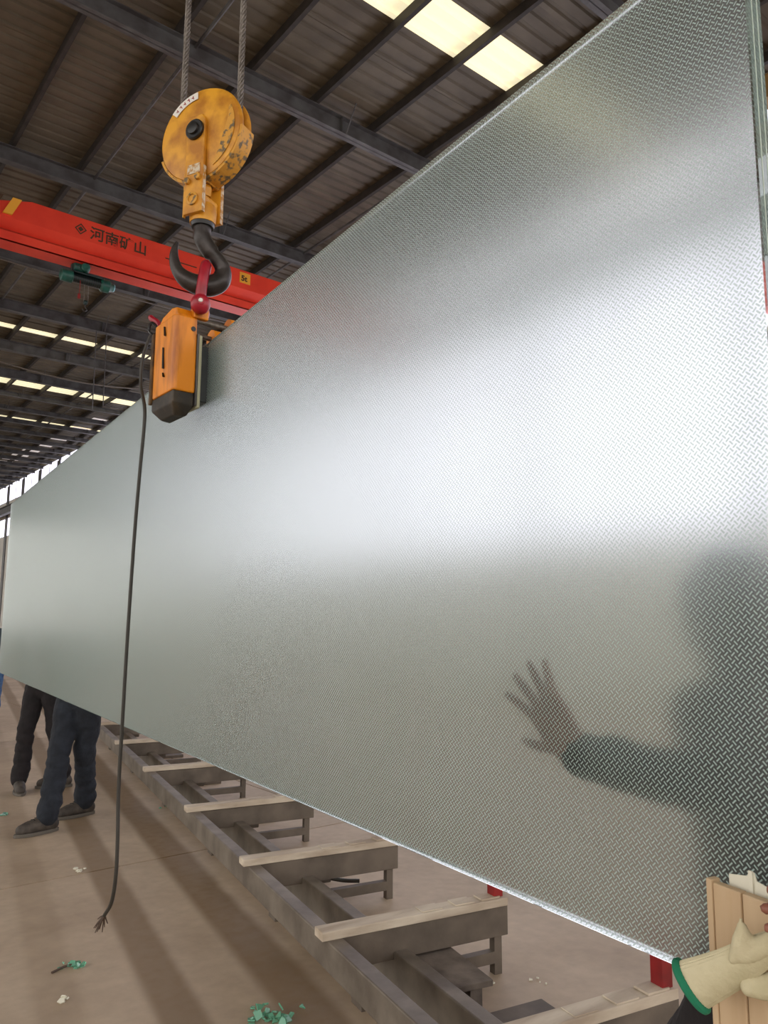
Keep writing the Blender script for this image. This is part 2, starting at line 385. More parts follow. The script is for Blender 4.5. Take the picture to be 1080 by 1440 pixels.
# right wall with daylight windows, columns and an ochre eaves beam
wall = MB()
wall.box(X1, X1+.2, Y0, Y1, 0, 3.3); wall.box(X1, X1+.2, 33.4, Y1, 3.3, 7.7); wall.box(X1, X1+.2, Y0, Y1, 9.1, 10.35); wall.box(X1, X1+.2, Y0, Y1, 11.7, ZR+.1)
wr = wall.build('wall_right', M_wall, origin=(X1, 40, 0)); tag(wr, 'grey clad long wall of the workshop with window bands', 'wall', kind='structure')
COLS = [y for y in RAFTERS if y < 34]
while COLS[-1] < 86: COLS.append(COLS[-1]+4.2)
for y in COLS:
    if y > 4:
        hw_ = .12 if y < 30 else .3
        MB().box(X1-.05, X1+.02, y-hw_, y+hw_, 0, ZR-.4).build('column', M_steel, wr); continue
    b = MB(); b.box(X1-.32, X1-.30, y-.1, y+.1, 0, ZR-.57); b.box(X1-.02, X1, y-.1, y+.1, 0, ZR-.57); b.box(X1-.32, X1, y-.006, y+.006, 0, ZR-.57)
    b.build('column', M_steel, wr)
MB().box(13.3, 13.66, Y0, 22.0, 11.0, 11.45).build('eaves_beam', M_tan, wr)
bm_ = MB(); bm_.box(13.2, 13.5, Y0, Y1, 9.62, 9.66); bm_.box(13.2, 13.5, Y0, Y1, 9.1, 9.14); bm_.box(13.34, 13.36, Y0, Y1, 9.1, 9.66)
bm_.build('crane_runway_beam', M_steel, wr)
wn = 0
for y0, y1 in zip([Y0]+COLS, COLS+[Y1]):
    for z0, z1, nz in ((3.3 if y0 < 33 else 7.7, 9.1, 3 if y0 < 33 else 1), (10.35, 11.7, 1)):
        wn += 1
        win = empty('window_%d' % wn, (X1+.1, (y0+y1)/2, z0), 'tall daylight window in the long wall' if z0 < 10 else 'clerestory window under the eaves', 'window', kind='structure')
        ny = max(1, round((y1-y0)/2.6)); dy = (y1-y0-.24)/ny; dz = (z1-z0)/nz
        fr = MB()
        for i in range(ny+1):
            yy = y0+.12+i*dy; fr.box(X1-.01, X1+.05, yy-.035, yy+.035, z0, z1)
        for j in range(nz+1):
            zz = z0+j*dz; fr.box(X1-.005, X1+.045, y0+.1, y1-.1, max(z0, zz-.03), min(z1, zz+.03))
        fr.build('window_frame', M_steel, win)
        for i in range(ny):
            for j in range(nz):
                ya = y0+.12+i*dy; za = z0+j*dz
                MB().box(X1+.005, X1+.02, ya+.03, ya+dy-.03, za+.03, za+dz-.03).build('pane', M_pane, win)
wb = MB().box(6.0, X1+.2, Y1, Y1+.2, 0, ZR+.2).build('wall_back', M_wall, origin=(0, Y1, 0)); tag(wb, 'grey clad end wall far down the workshop', 'wall', kind='structure')
# left-hand row of columns along the open side
for i, y in enumerate(COLS):
    b = MB(); b.box(X0, X0+.02, y-.1, y+.1, 0, ZR-.57); b.box(X0+.3, X0+.32, y-.1, y+.1, 0, ZR-.57); b.box(X0, X0+.32, y-.006, y+.006, 0, ZR-.57)
    o = b.build('trim_%d' % (i+1), M_steel); tag(o, 'steel column along the open side of the workshop', 'column', 'columns of the open side', 'structure')

# slack service wires under the roof
def wire(name, pts, r, label):
    o = MB().tube(spline(pts, 6), r, 6).build(name, M_rope, smooth=True); return tag(o, label, 'wire')
wire('service_wire', [(4.2, 22.1, 11.355), (8.2, 22.0, 11.2), (12.6, 22.1, 11.32), (13.1, 22.1, 11.355)], .02, 'pale thin wire strung under the roof just beyond the red girder')
wire('festoon_wire', [(4.6, 29.75, 11.0), (7.5, 29.85, 10.74), (9.6, 29.85, 10.72), (12.6, 29.7, 11.0)], .028, 'sagging pale wire under the roof between the two yellow skylight rows')

# ------------------------------------------------------------------ red overhead crane
GY = 17.0
gird = empty('crane_girder', (5, GY, 9.44), 'long red overhead crane girder with dark lettering on its side', 'crane')
gx0, gx1 = -10.0, 13.2
# box part, its top sloping away towards the near end
poly = [(gx0, 9.93), (gx1, 9.93), (gx1, 10.42), (3.75, 10.42), (2.7, 10.12), (gx0, 10.12)]
MB().prism(poly, (0, GY-.30, 0), (1, 0, 0), (0, 0, 1), (0, 1, 0), .6).build('box_section', M_red, gird)
MB().prism([(-.30, 9.93), (-.06, 9.68), (.06, 9.68), (.30, 9.93)], (gx0, GY, 0), (0, 1, 0), (0, 0, 1), (1, 0, 0), gx1-gx0).build('tapered_web', M_red, gird)
bb = MB(); bb.box(gx0, gx1, GY-.22, GY+.22, 9.44, 9.47); bb.box(gx0, gx1, GY-.22, GY-.19, 9.44, 9.68); bb.box(gx0, gx1, GY-.22, GY+.1, 9.665, 9.69)
bb.build('bottom_flange', M_red, gird)
for k in range(5):
    MB().prism([(1.75+k*.36, 9.98), (1.93+k*.36, 9.98), (2.1+k*.36, 10.36), (1.92+k*.36, 10.36)], (0, GY-.36, 0), (1, 0, 0), (0, 0, 1), (0, 1, 0), .055).build('hazard_stripe', M_ink if k % 2 else M_yel, gird)
def text(name, s, size, loc, m, parent, bold=0.0):
    cu_ = bpy.data.curves.new(name, 'FONT'); cu_.body = s; cu_.size = size; cu_.extrude = .004; cu_.offset = bold; cu_.align_x = 'LEFT'
    o = bpy.data.objects.new(name, cu_); COL.objects.link(o)
    dg = bpy.context.evaluated_depsgraph_get(); me = bpy.data.meshes.new_from_object(o.evaluated_get(dg)); bpy.data.objects.remove(o)
    me.materials.clear(); me.materials.append(m)
    rot = Matrix(((1, 0, 0), (0, 0, -1), (0, 1, 0)))
    for v in me.vertices: v.co = rot @ v.co
    o = bpy.data.objects.new(name, me); COL.objects.link(o); o.parent = parent; o.location = Vector(loc)-parent_loc(parent); return o
text('lettering', '\u6cb3\u5357\u77ff\u5c71', .33, (4.98, GY-.306, 10.03), M_ink, gird, .004)
lg = MB(); c = Vector((4.78, GY-.306, 10.16))
for r0_, r1_ in ((.13, .10), (.06, .0)):
    n4 = [(r0_, 0), (0, r0_), (-r0_, 0), (0, -r0_)]; i4 = [(r1_, 0), (0, r1_), (-r1_, 0), (0, -r1_)]
    for k in range(4):
        a, b2, c2, d2 = n4[k], n4[(k+1) % 4], i4[(k+1) % 4], i4[k]
        lg.prism([a, b2, c2, d2] if r1_ else [a, b2, (0, 0)], c, (1, 0, 0), (0, 0, 1), (0, -1, 0), .006)
lg.build('emblem', M_ink, gird)
MB().box(6.75, 7.55, GY-.306, GY-.298, 10.09, 10.115).build('small_print_line', M_ink, gird)
MB().box(8.72, 9.02, GY-.308, GY-.298, 10.08, 10.36).build('capacity_sticker', M_yel, gird)
text('capacity_mark', '5t', .2, (8.76, GY-.312, 10.14), M_ink, gird, .006)

# green electric hoist under the girder
hb = empty('electric_hoist', (5.0, GY, 8.9), 'green electric wire-rope hoist hanging below the red girder', 'hoist')
MB().lathe([(0, .10), (.02, .16), (.26, .16), (.28, .12)], (4.72, GY-.02, 9.36), (1, 0, 0), 20).build('trolley_motor', M_green, hb, smooth=True)
MB().lathe([(0, .10), (.03, .13), (.2, .13), (.22, .09)], (5.02, GY-.3, 9.34), (.3, 1, 0), 20).build('travel_gearbox', M_green, hb, smooth=True)
b = MB(); b.box(4.68, 5.18, GY-.08, GY+.08, 9.18, 9.44); b.build('trolley_frame', M_dkgreen, hb, bevel=.02)
MB().lathe([(0, .12), (.03, .18), (.34, .19), (.36, .15)], (4.38, GY, 9.03), (1, 0, 0), 24).build('hoist_motor', M_green, hb, smooth=True)
MB().lathe([(0, .13), (.9, .13)], (4.74, GY, 9.03), (1, 0, 0), 24).build('rope_drum', M_dkgreen, hb, smooth=True)
dr = MB()
for k in range(12): dr.lathe([(0, .137), (.03, .137)], (4.8+k*.065, GY, 9.03), (1, 0, 0), 20)
dr.build('drum_windings', M_black, hb)
MB().box(4.74, 5.62, GY-.16, GY+.12, 9.15, 9.2).build('drum_cover', M_dkgreen, hb, bevel=.01)
MB().lathe([(0, .14), (.05, .2), (.26, .2), (.3, .15), (.4, .12)], (5.56, GY, 9.03), (1, 0, 0), 24).build('gear_case', M_green, hb, smooth=True)
MB().lathe([(0, .13), (.04, .11)], (5.96, GY, 9.03), (1, 0, 0), 24).build('end_cap', mat('pale_blue_cap', s2l(120, 168, 176), .4), hb, smooth=True)
for xx in (5.1, 5.22):
    MB().tube([(xx, GY, 9.0), (xx+.01, GY, 8.35)], .012, 6).build('fall_rope', M_rope, hb)
MB().lathe([(0, .03), (.02, .07), (.1, .07), (.12, .03)], (5.1, GY, 8.34), (1, 0, 0), 14).build('hook_sheave', M_dkgreen, hb, smooth=True)
MB().tube(spline([(5.16, GY, 8.34), (5.16, GY, 8.2), (5.22, GY, 8.12), (5.14, GY, 8.06), (5.08, GY, 8.12)], 5), .018, 8).build('small_hook', M_hook, hb, smooth=True)
MB().tube([(4.95, GY-.1, 9.0), (4.93, GY-.12, 8.5)], .01, 6).build('control_cord', M_redpost, hb)
MB().box(4.89, 4.97, GY-.15, GY-.09, 8.36, 8.52).build('control_pendant', M_redpost, hb, bevel=.01)
for ch_ in hb.children:
    for v in ch_.data.vertices: v.co = Vector((-.05, 0, .54))+(v.co-Vector((0, 0, .54)))*.74
# thin far pendant wires seen under the roof
for i, (xx, yy, zt, zb) in enumerate(((8.15, 25.9, 11.39, 8.6), (8.5, 25.9, 11.39, 8.8))):
    o = MB().tube([(xx, yy, zt), (xx+.02, yy, zb)], .018, 6).build('pendant_wire', M_steel); tag(o, 'thin dark wire hanging from the roof below the near skylight row, %s of a pair' % ('left' if i == 0 else 'right'), 'wire', 'hanging roof wires')

# ------------------------------------------------------------------ glass sheet
GA = R(5.5); dg_ = Vector((math.sin(GA), math.cos(GA), 0)); ng = Vector((math.cos(GA), -math.sin(GA), 0)); GD = 1.1706; GT = 0.045
def gp(s, d, z): return dg_*s + ng*(GD+d) + Vector((0, 0, z))
s0, s1, zb, zt = 0.650, 9.2, 1.03, 2.845
gl = empty('glass_sheet', gp(4.9, GT/2, zb), 'huge frosted glass sheet with fine tread pattern hanging from the crane', 'glass sheet')
g = MB(); e_ = .0025
front = [gp(s0+e_, 0, zb+e_), gp(s1-e_, 0, zb+e_), gp(s1-e_, 0, zt-e_), gp(s0+e_, 0, zt-e_)]
fr2 = [gp(s0, e_, zb), gp(s1, e_, zb), gp(s1, e_, zt), gp(s0, e_, zt)]
bk2 = [gp(s0, GT-e_, zb), gp(s1, GT-e_, zb), gp(s1, GT-e_, zt), gp(s0, GT-e_, zt)]
back = [gp(s0+e_, GT, zb+e_), gp(s1-e_, GT, zb+e_), gp(s1-e_, GT, zt-e_), gp(s0+e_, GT, zt-e_)]
vs = front+fr2+bk2+back
g.cur = 0; g.v = vs; g.f = [(0, 1, 2, 3)]; g.mi = [0]
for ring in (0, 4, 8):
    for k in range(4): g.f.append((ring+k, ring+(k+1) % 4, ring+4+(k+1) % 4, ring+4+k)); g.mi.append(1)
g.f.append((15, 14, 13, 12)); g.mi.append(1)
pane = g.build('glass_pane', [M_frost, M_clear], gl)
uvl = pane.data.uv_layers.new(name='metres'); off = parent_loc(gl)
for lp in pane.data.loops:
    p = pane.data.vertices[lp.vertex_index].co+off; uvl.data[lp.index].uv = (p.dot(dg_), p.z)
for k, dd in enumerate((.014, .030)):
    il = MB(); w = .0012; pr = .0008
    for (sa, sb, za, zc) in ((s0-pr, s0, zb, zt), (s1, s1+pr, zb, zt)):
        il.add([gp(sa, dd, za), gp(sb, dd, za), gp(sb, dd+w, za), gp(sa, dd+w, za), gp(sa, dd, zc), gp(sb, dd, zc), gp(sb, dd+w, zc), gp(sa, dd+w, zc)],
               [(3, 2, 1, 0), (4, 5, 6, 7), (0, 1, 5, 4), (1, 2, 6, 5), (2, 3, 7, 6), (3, 0, 4, 7)])
    for (za, zc) in ((zb-pr, zb), (zt, zt+pr)):
        il.add([gp(s0, dd, za), gp(s1, dd, za), gp(s1, dd+w, za), gp(s0, dd+w, za), gp(s0, dd, zc), gp(s1, dd, zc), gp(s1, dd+w, zc), gp(s0, dd+w, zc)],
               [(3, 2, 1, 0), (4, 5, 6, 7), (0, 1, 5, 4), (1, 2, 6, 5), (2, 3, 7, 6), (3, 0, 4, 7)])
    il.build('interlayer_edge', M_inter, gl)

# ------------------------------------------------------------------ lifting clamp on the sheet
CX, CY = 1.30, 3.07
cl = empty('lifting_clamp', (1.40, 3.19, 2.45), 'worn orange lifting clamp gripping the top edge of the glass', 'clamp')
cx1 = 1.405; cy1 = 3.31; cz0, cz1 = 2.585, 2.93
prof = [(CX+.012, CY), (cx1, CY), (cx1, cy1), (CX+.012, cy1), (CX, cy1-.02), (CX, CY+.02)]
MB().prism(prof, (0, 0, cz0), (1, 0, 0), (0, 1, 0), (0, 0, 1), cz1-cz0).build('clamp_body', M_orange, cl, bevel=.008)
hump = [(CY+.01, cz1), (cy1-.01, cz1), (cy1-.06, cz1+.035), (CY+.08, cz1+.05), (CY+.03, cz1+.04)]
MB().prism(hump, (CX+.015, 0, 0), (0, 1, 0), (0, 0, 1), (1, 0, 0), cx1-CX-.03).build('top_saddle', M_orange, cl, bevel=.006)
b = MB(); lo = [(CX+.004, CY+.002), (cx1-.004, CY+.002), (cx1-.004, cy1-.004), (CX+.004, cy1-.004)]; sh = [(CX+.035, CY+.05), (cx1-.02, CY+.03), (cx1-.02, cy1-.03), (CX+.035, cy1-.05)]
b.add([(x, y, cz0) for x, y in lo]+[(x, y, cz0-.055) for x, y in lo]+[(x, y, cz0-.10) for x, y in sh],
      [(0, 1, 2, 3)]+[(i, (i+1) % 4, 4+(i+1) % 4, 4+i) for i in range(4)]+[(4+i, 4+(i+1) % 4, 8+(i+1) % 4, 8+i) for i in range(4)]+[(8, 9, 10, 11)])
b.build('rubber_foot', M_rubber, cl, bevel=.006)
MB().box(CX-.006, CX+.012, cy1-.012, cy1+.012, cz0-.02, cz1-.03).build('edge_guard', M_grime, cl, bevel=.004)
MB().lathe([(0, .011), (.004, .011)], (1.385, CY-.003, 2.875), (0, 1, 0), 16).build('bolt_hole', M_black, cl)
for (yy, zz, h_) in ((3.165, 2.85, .045), (3.17, 2.70, .10), (3.16, 2.66, .02)):
    MB().tube([(CX-.002, yy, zz), (CX-.002, yy+.012, zz+h_)], [.009, .006], 8, flat=.35).build('slot', M_black, cl)
MB().box(1.406, 1.413, CY-.006, cy1, 2.53, 2.86).build('steel_cheek', M_steel, cl, bevel=.003)
MB().box(1.4135, 1.426, CY-.01, cy1, 2.52, 2.85).build('felt_liner', M_liner, cl, bevel=.003)
b = MB(); yc = 3.19; xf = 1.4735+.0963*(yc-3.1)
b.box(1.4265, xf-.004, CY+.03, cy1-.02, 2.56, 2.82); b.build('grip_pad', M_black, cl, bevel=.004)
for zz, yy in ((2.93, 3.10), (2.93, 3.27)):
    MB().tube([(1.39, yy, zz), (1.62, yy, zz)], .012, 12).build('cross_pin', M_rope, cl, smooth=True)
MB().box(1.56, 1.62, CY+.01, cy1-.02, 2.60, 2.87).build('rear_jaw', M_steel, cl, bevel=.006)
for yy in (3.10, 3.27):
    MB().lathe([(0, .045), (.05, .045)], (1.565, yy, 2.93), (1, 0, 0), 18).build('rear_jaw_boss', M_orange, cl, smooth=True)
MB().box(1.541, 1.56, CY+.03, cy1-.03, 2.58, 2.80).build('rear_pad', M_black, cl, bevel=.003)
MB().tube(spline([(1.33, 3.31, 2.93), (1.32, 3.32, 2.965), (1.305, 3.345, 2.985), (1.30, 3.36, 3.0)], 4), [.014]*12+[.012], 8).build('release_lever', M_shackle, cl, smooth=True)
MB().tube(spline([(1.30, 3.32, 2.90), (1.29, 3.345, 2.93), (1.295, 3.33, 2.96), (1.32, 3.31, 2.94)], 4), .007, 6).build('cable_loop', M_black, cl, smooth=True)
MB().box(1.385, 1.455, CY-.005, CY+.05, cz1+.0, cz1+.05).build('lifting_lug', M_orange, cl, bevel=.006)

# hanging control cable in front of the sheet
cab = empty('hanging_cable', (1.25, 3.4, .35), 'dark cable hanging from the orange clamp with a frayed end', 'cable')
pth = spline([(1.30, 3.33, 2.92), (1.27, 3.345, 2.80), (1.262, 3.335, 2.66), (1.25, 3.24, 2.50), (1.25, 3.262, 2.25), (1.25, 3.285, 2.003), (1.25, 3.305, 1.6), (1.25, 3.314, 1.211), (1.25, 3.318, .9), (1.25, 3.30, .7), (1.25, 3.298, .554), (1.25, 3.33, .44), (1.25, 3.405, .365)], 8)
MB().tube(pth, .0078, 8).build('cable_sheath', M_cable, cab, smooth=True)
b = MB()
for k in range(13):
    p = Vector((1.25, 3.40, .37)); d = Vector((rnd.uniform(-.03, .03), rnd.uniform(.005, .05), rnd.uniform(-.075, -.02)))
    b.tube([p, p+d*.5+Vector((0, .004, 0)), p+d], [.0035, .003, .002], 5)
b.build('frayed_strands', M_fray, cab)

# ------------------------------------------------------------------ shackle and hook block
AX, AY = 1.415, 3.085
t_ = Vector((.91, -.415, 0)).normalized(); v_ = Vector((.415, .91, 0)).normalized()   # image-right, away from viewer
sh = empty('bow_shackle', (1.42, 3.08, 2.95), 'crimson bow shackle linking the hook to the orange clamp', 'shackle')
pc = Vector((1.42, 3.085, 2.985)); bow = []
for k in range(25):
    a = math.pi*k/24
    bow.append(pc - v_*math.cos(a)*(.046+.012*math.sin(a)) + Vector((0, 0, .045+.16*math.sin(a)**.8)) + t_*.018*math.sin(a))
bow = [pc-v_*.042]+bow+[pc+v_*.042]
MB().tube(bow, [.024]+[.024]*25+[.024], 14).build('bow', M_shackle, sh, smooth=True)
for s in (-1, 1):
    MB().ball(pc+v_*s*.05, .044, 16, (1, 1, 1.05)).build('eye_boss', M_shackle, sh, smooth=True)
MB().tube([pc-v_*.095, pc+v_*.095], .016, 14).build('shackle_pin', M_shackle, sh, smooth=True)
MB().lathe([(0, .010), (.004, .008)], pc-v_*.0955, -v_, 12).build('pin_end', M_white, sh, smooth=True)

hk = empty('hook_block', (AX, AY, 3.06), 'yellow single-sheave crane hook block with dark steel hook', 'hook block')
n_ = Vector((-.9, -.436, 0)).normalized(); s_ = Vector((.436, -.9, 0)).normalized(); up = Vector((0, 0, 1)); DC = Vector((AX, AY, 3.806)); RD = .228
for s in (1, -1):
    pr = [(0.012, RD-.012), (.02, RD-.002), (.034, RD), (.046, RD-.008), (.052, RD-.03), (.056, .10), (.056, .02)]
    MB().lathe([(h*1, r) for h, r in pr], DC, n_*s, 56).build('sheave_cover', M_hookyel, hk, smooth=True)
rim = MB()
for k in range(40):
    a0 = R(200)+R(250)*k/40; a1 = R(200)+R(250)*(k+1)/40
    for (ra, rb, da, db) in ((RD-.004, RD+.008, -.045, .045),):
        vs = [DC+(s_*math.cos(a)+up*math.sin(a))*r+n_*d for a in (a0, a1) for r in (ra, rb) for d in (da, db)]
        if -0.6 < math.sin((a0+a1)/2) < .5 and math.cos((a0+a1)/2) > .55 and math.sin((a0+a1)/2) > -.05: continue
        if math.sin((a0+a1)/2) > .15: continue
        rim.add(vs, [(0, 1, 3, 2), (4, 6, 7, 5), (0, 4, 5, 1), (2, 3, 7, 6), (0, 2, 6, 4), (1, 5, 7, 3)])
rim.build('rim_guard', M_rim, hk)
MB().lathe([(-.012, RD-.03), (-.011, RD-.06), (.011, RD-.06), (.012, RD-.03)], DC, n_, 40).build('sheave', M_black, hk, smooth=True)
for s in (1, -1):
    poly = [(-.052, -.40), (.052, -.40), (.052, .045), (.035, .075), (-.035, .075), (-.052, .045)]
    st = MB().prism(poly, DC+n_*s*.056, s_, up, n_*s, .02).build('cheek_plate', M_hookyel, hk, bevel=.004)
    c0 = DC+n_*s*.076
    MB().lathe([(0, .048), (.012, .048), (.016, .044), (.016, .03), (.026, .028), (.028, .02)], c0, n_*s, 24).build('axle_end', M_black, st, smooth=True)
    for (sx_, zz) in ((-.03, -.245), (.028, -.235)):
        MB().lathe([(0, .016), (.014, .016), (.016, .011)], c0+s_*sx_+up*zz, n_*s, 6).build('bolt', M_rim, st)
    MB().lathe([(0, .030), (.008, .030), (.01, .02), (.004, .018)], c0+up*-.335, n_*s, 20).build('trunnion_end', M_rim, st, smooth=True)
    MB().obox(c0+up*-.19+n_*s*.0015+s_*.0, s_, up, n_, .07, .045, .003).build('bare_metal_patch', M_worn, st)
    MB().prism([(-.056, -.41), (-.052, -.41), (-.052, -.2), (-.056, -.2)], DC+n_*s*.058, s_, up, n_*s, .016).build('worn_edge', M_rim, st)
    MB().prism([(.052, -.40), (.0545, -.40), (.0545, -.18), (.052, -.18)], DC+n_*s*.057, s_, up, n_*s, .018).build('worn_edge', M_worn, st)
MB().tube([DC+up*-.225-n_*.06+s_*.035, DC+up*-.225+n_*.06+s_*.035], .011, 10).build('spacer_rod', M_rim, hk, smooth=True)
MB().obox(DC+up*-.335, s_, n_, up, .085, .11, .07).build('crosshead', M_hookyel, hk, bevel=.012)
MB().lathe([(0, .058), (.05, .062), (.085, .055), (.1, .035)], DC+up*-.42, up, 24).build('thrust_bearing', M_hookyel, hk, smooth=True)
MB().lathe([(0, .05), (.022, .056)], DC+up*-.437, up, 24).build('bearing_seal', M_black, hk, smooth=True)
MB().lathe([(0, .036), (.04, .04), (.06, .03)], DC+up*-.29, up, 6).build('hook_nut', M_hookyel, hk)
gs = MB()
for k in range(14):
    a0 = R(28)-R(92)*k/14; a1 = R(28)-R(92)*(k+1)/14; w0 = .045*math.sin(math.pi*(k+.2)/14.4)+.006; w1 = .045*math.sin(math.pi*(k+1.2)/14.4)+.006
    q = lambda a, r, h: DC+n_*(.0535+h)+(s_*math.cos(a)+up*math.sin(a))*r
    gs.add([q(a0, RD-.03-w0, .003), q(a1, RD-.03-w1, .003), q(a1, RD-.028, 0), q(a0, RD-.028, 0)]+[q(a0, RD-.03-w0, .004), q(a1, RD-.03-w1, .004), q(a1, RD-.028, .002), q(a0, RD-.028, .002)],
           [(3, 2, 1, 0), (4, 5, 6, 7), (0, 1, 5, 4), (1, 2, 6, 5), (2, 3, 7, 6), (3, 0, 4, 7)])
gs.build('scuffed_paint_patch', M_rim, hk)
# worn sticker on the cover
stk = MB()
for k in range(8):
    a0 = R(139)-R(46)*k/8; a1 = R(139)-R(46)*(k+1)/8
    q = lambda a, r: DC+n_*.0565+(s_*math.cos(a)+up*math.sin(a))*r
    stk.add([q(a0, RD-.056), q(a1, RD-.056), q(a1, RD-.022), q(a0, RD-.022)]+[q(a0, RD-.056)+n_*.002, q(a1, RD-.056)+n_*.002, q(a1, RD-.022)+n_*.002, q(a0, RD-.022)+n_*.002],
            [(3, 2, 1, 0), (4, 5, 6, 7), (0, 1, 5, 4), (1, 2, 6, 5), (2, 3, 7, 6), (3, 0, 4, 7)])
sk_ = stk.build('worn_sticker', M_white, hk)
mk = MB()
for k in range(5):
    a = R(131)-R(7.5)*k; p = DC+n_*.0592+(s_*math.cos(a)+up*math.sin(a))*(RD-.04); rad = (s_*math.cos(a)+up*math.sin(a)); tan = n_.cross(rad)
    mk.obox(p, tan, rad, n_, .004, .016, .001); mk.obox(p+tan*.006+rad*.004*(k % 2), tan, rad, n_, .007, .004, .001)
mk.build('faded_characters', M_redpost, sk_)
# hook: flattened forged section swept along a J
hp = [(.0, 3.42, .040), (.0, 3.36, .040), (.002, 3.32, .041), (.03, 3.27, .046), (.075, 3.22, .054), (.098, 3.175, .060), (.088, 3.125, .076), (.045, 3.097, .080), (-.01, 3.096, .076), (-.065, 3.117, .064), (-.102, 3.155, .046), (-.118, 3.205, .036), (-.118, 3.25, .026), (-.108, 3.285, .013)]
cen = [Vector((AX, AY, 0))+t_*(x+.0)+up*z for x, z, r in hp]
path = spline(cen, 6); rr = []
for i in range(len(hp)-1):
    for k in range(6): rr.append(hp[i][2]+(hp[i+1][2]-hp[i][2])*k/6)
rr.append(hp[-1][2])
b = MB(); vs = []; fs = []; nseg = 14
for i, p in enumerate(path):
    d = (path[min(i+1, len(path)-1)]-path[max(i-1, 0)]).normalized(); out = d.cross(v_).normalized(); r = rr[i]
    fl = min(1, max(0, (i-12)/18)) ; wv = r*(1-.32*fl)
    for k in range(nseg):
        a = 2*math.pi*k/nseg; ca, sa = math.cos(a), math.sin(a)
        taper = 1-.30*fl*(1 if True else 0)*(1+ca*(-1))*.5
        vs.append(p+out*ca*r*.98*(.62 if i > 20 else 1-.38*fl)+v_*sa*wv*taper)
for i in range(len(path)-1):
    for k in range(nseg): fs.append((i*nseg+k, i*nseg+(k+1) % nseg, (i+1)*nseg+(k+1) % nseg, (i+1)*nseg+k))
fs += [tuple(range(nseg)), tuple(range((len(path)-1)*nseg, len(path)*nseg))]
b.add(vs, fs); b.build('hook', M_hook, hk, smooth=True)

# wire ropes with helical strands
def rope(p0, p1, label):
    p0 = Vector(p0); p1 = Vector(p1); L_ = (p1-p0).length; a, b2, d = basis(p1-p0); m_ = MB(); nz = int(L_/.012)
    vis = 2.2
    for sx_ in range(6):
        pts = []
        n1 = int(vis/.011)
        for i in range(n1+1):
            h = vis*i/n1; an = 2*math.pi*(h/.14+sx_/6); pts.append(p0+d*h+(a*math.cos(an)+b2*math.sin(an))*.0102)
        n2 = int((L_-vis)/.05)
        for i in range(1, n2+1):
            h = vis+(L_-vis)*i/n2; an = 2*math.pi*(h/.14+sx_/6); pts.append(p0+d*h+(a*math.cos(an)+b2*math.sin(an))*.0102)
        m_.tube(pts, .0050, 6)
    m_.tube([p0, p1], .0062, 8)
    o = m_.build('wire_rope', M_rope, smooth=True, origin=p0); return tag(o, label, 'wire rope', 'hoist ropes')
rope(DC-s_*.145+up*.15, DC-s_*.105+up*8.15, 'twisted steel rope entering the left side of the yellow hook block')
rope(DC+s_*.185+up*.05, DC+s_*.20+up*8.15, 'twisted steel rope entering the right side of the yellow hook block')

# ------------------------------------------------------------------ steel rack on the floor behind the sheet
RB = R(11.6); re = Vector((math.sin(RB), math.cos(RB), 0)); rw = Vector((math.cos(RB), -math.sin(RB), 0))
def rp(e, w, z): return re*e+rw*w+Vector((0, 0, z))
rk = empty('glass_rack', rp(5, 1.8, 0), 'low dusty steel rack with wood-topped crossbars under the glass', 'rack')
def rbox(b, e0, e1, w0, w1, z0, z1): return b.obox(rp((e0+e1)/2, (w0+w1)/2, (z0+z1)/2), re, rw, (0, 0, 1), e1-e0, w1-w0, z1-z0)
rbox(MB(), 2.02, 11.5, 1.345, 1.415, .18, .30).build('outer_rail', M_rack, rk, bevel=.006)
rbox(MB(), 2.02, 11.5, 1.66, 1.73, .0, .20).build('inner_rail', M_rack, rk, bevel=.006)
CB = [2.13, 3.13, 4.20, 5.50, 7.05, 8.68, 10.3]
for k, e in enumerate(CB):
    rbox(MB(), e-.03, e+.03, 1.42, 2.26, .165, .295).build('crossbar', M_rackdk, rk, bevel=.004)
    rbox(MB(), e-.02, e+.02, 2.19, 2.23, .0, .165).build('leg', M_rackdk, rk)
    rbox(MB(), e-.02, e+.02, 1.73, 2.19, .05, .10).build('lower_tie', M_rackdk, rk)
    b = MB(); e2 = e+rnd.uniform(-.01, .01)
    c = rp(e2, 1.785, .317); tl_ = rnd.uniform(-.012, .012)
    b.obox(c, (re+rw*tl_).normalized(), (rw-re*tl_).normalized(), (0, 0, 1), .085, .93, .036)
    b.build('wooden_batten', M_wood, rk, bevel=.004)
    for q in range(3):
        w0 = 1.8+q*.15+rnd.uniform(-.03, .03)
        rbox(MB(), e-.034, e+.036, w0, w0+.10, .334, .338+.002*q).build('batten_patch', M_wood, rk)
    rbox(MB(), e-.028, e+.028, 2.185, 2.235, .336, .56).build('upright_post', M_redpost, rk, bevel=.003)
    rbox(MB(), e-.05, e+.05, 1.5, 1.62, .0, .035).build('foot_plate', M_rackdk, rk)
    MB().tube([rp(e+.05, 1.75, .14), rp(e+.05, 1.86, .14)], .018, 8).build('hinge_pin', M_rackdk, rk, smooth=True)
for k in range(len(CB)-1):
    em = (CB[k]+CB[k+1])/2
    rbox(MB(), em-.14, em+.16, 1.74, 2.2, .0, .03).build('floor_sleeper', M_rackdk, rk, bevel=.004)
b = MB(); b.obox(rp(2.98, 1.85, .145), (re+rw*.05).normalized(), (rw-re*.05).normalized(), (0, 0, 1), .40, .21, .025)
b.obox(rp(2.98, 1.9, .08), re, rw, (0, 0, 1), .3, .06, .1)
o = b.build('wood_offcut', M_ply, bevel=.003); tag(o, 'grey square wood offcut lying inside the rack', 'wood offcut')
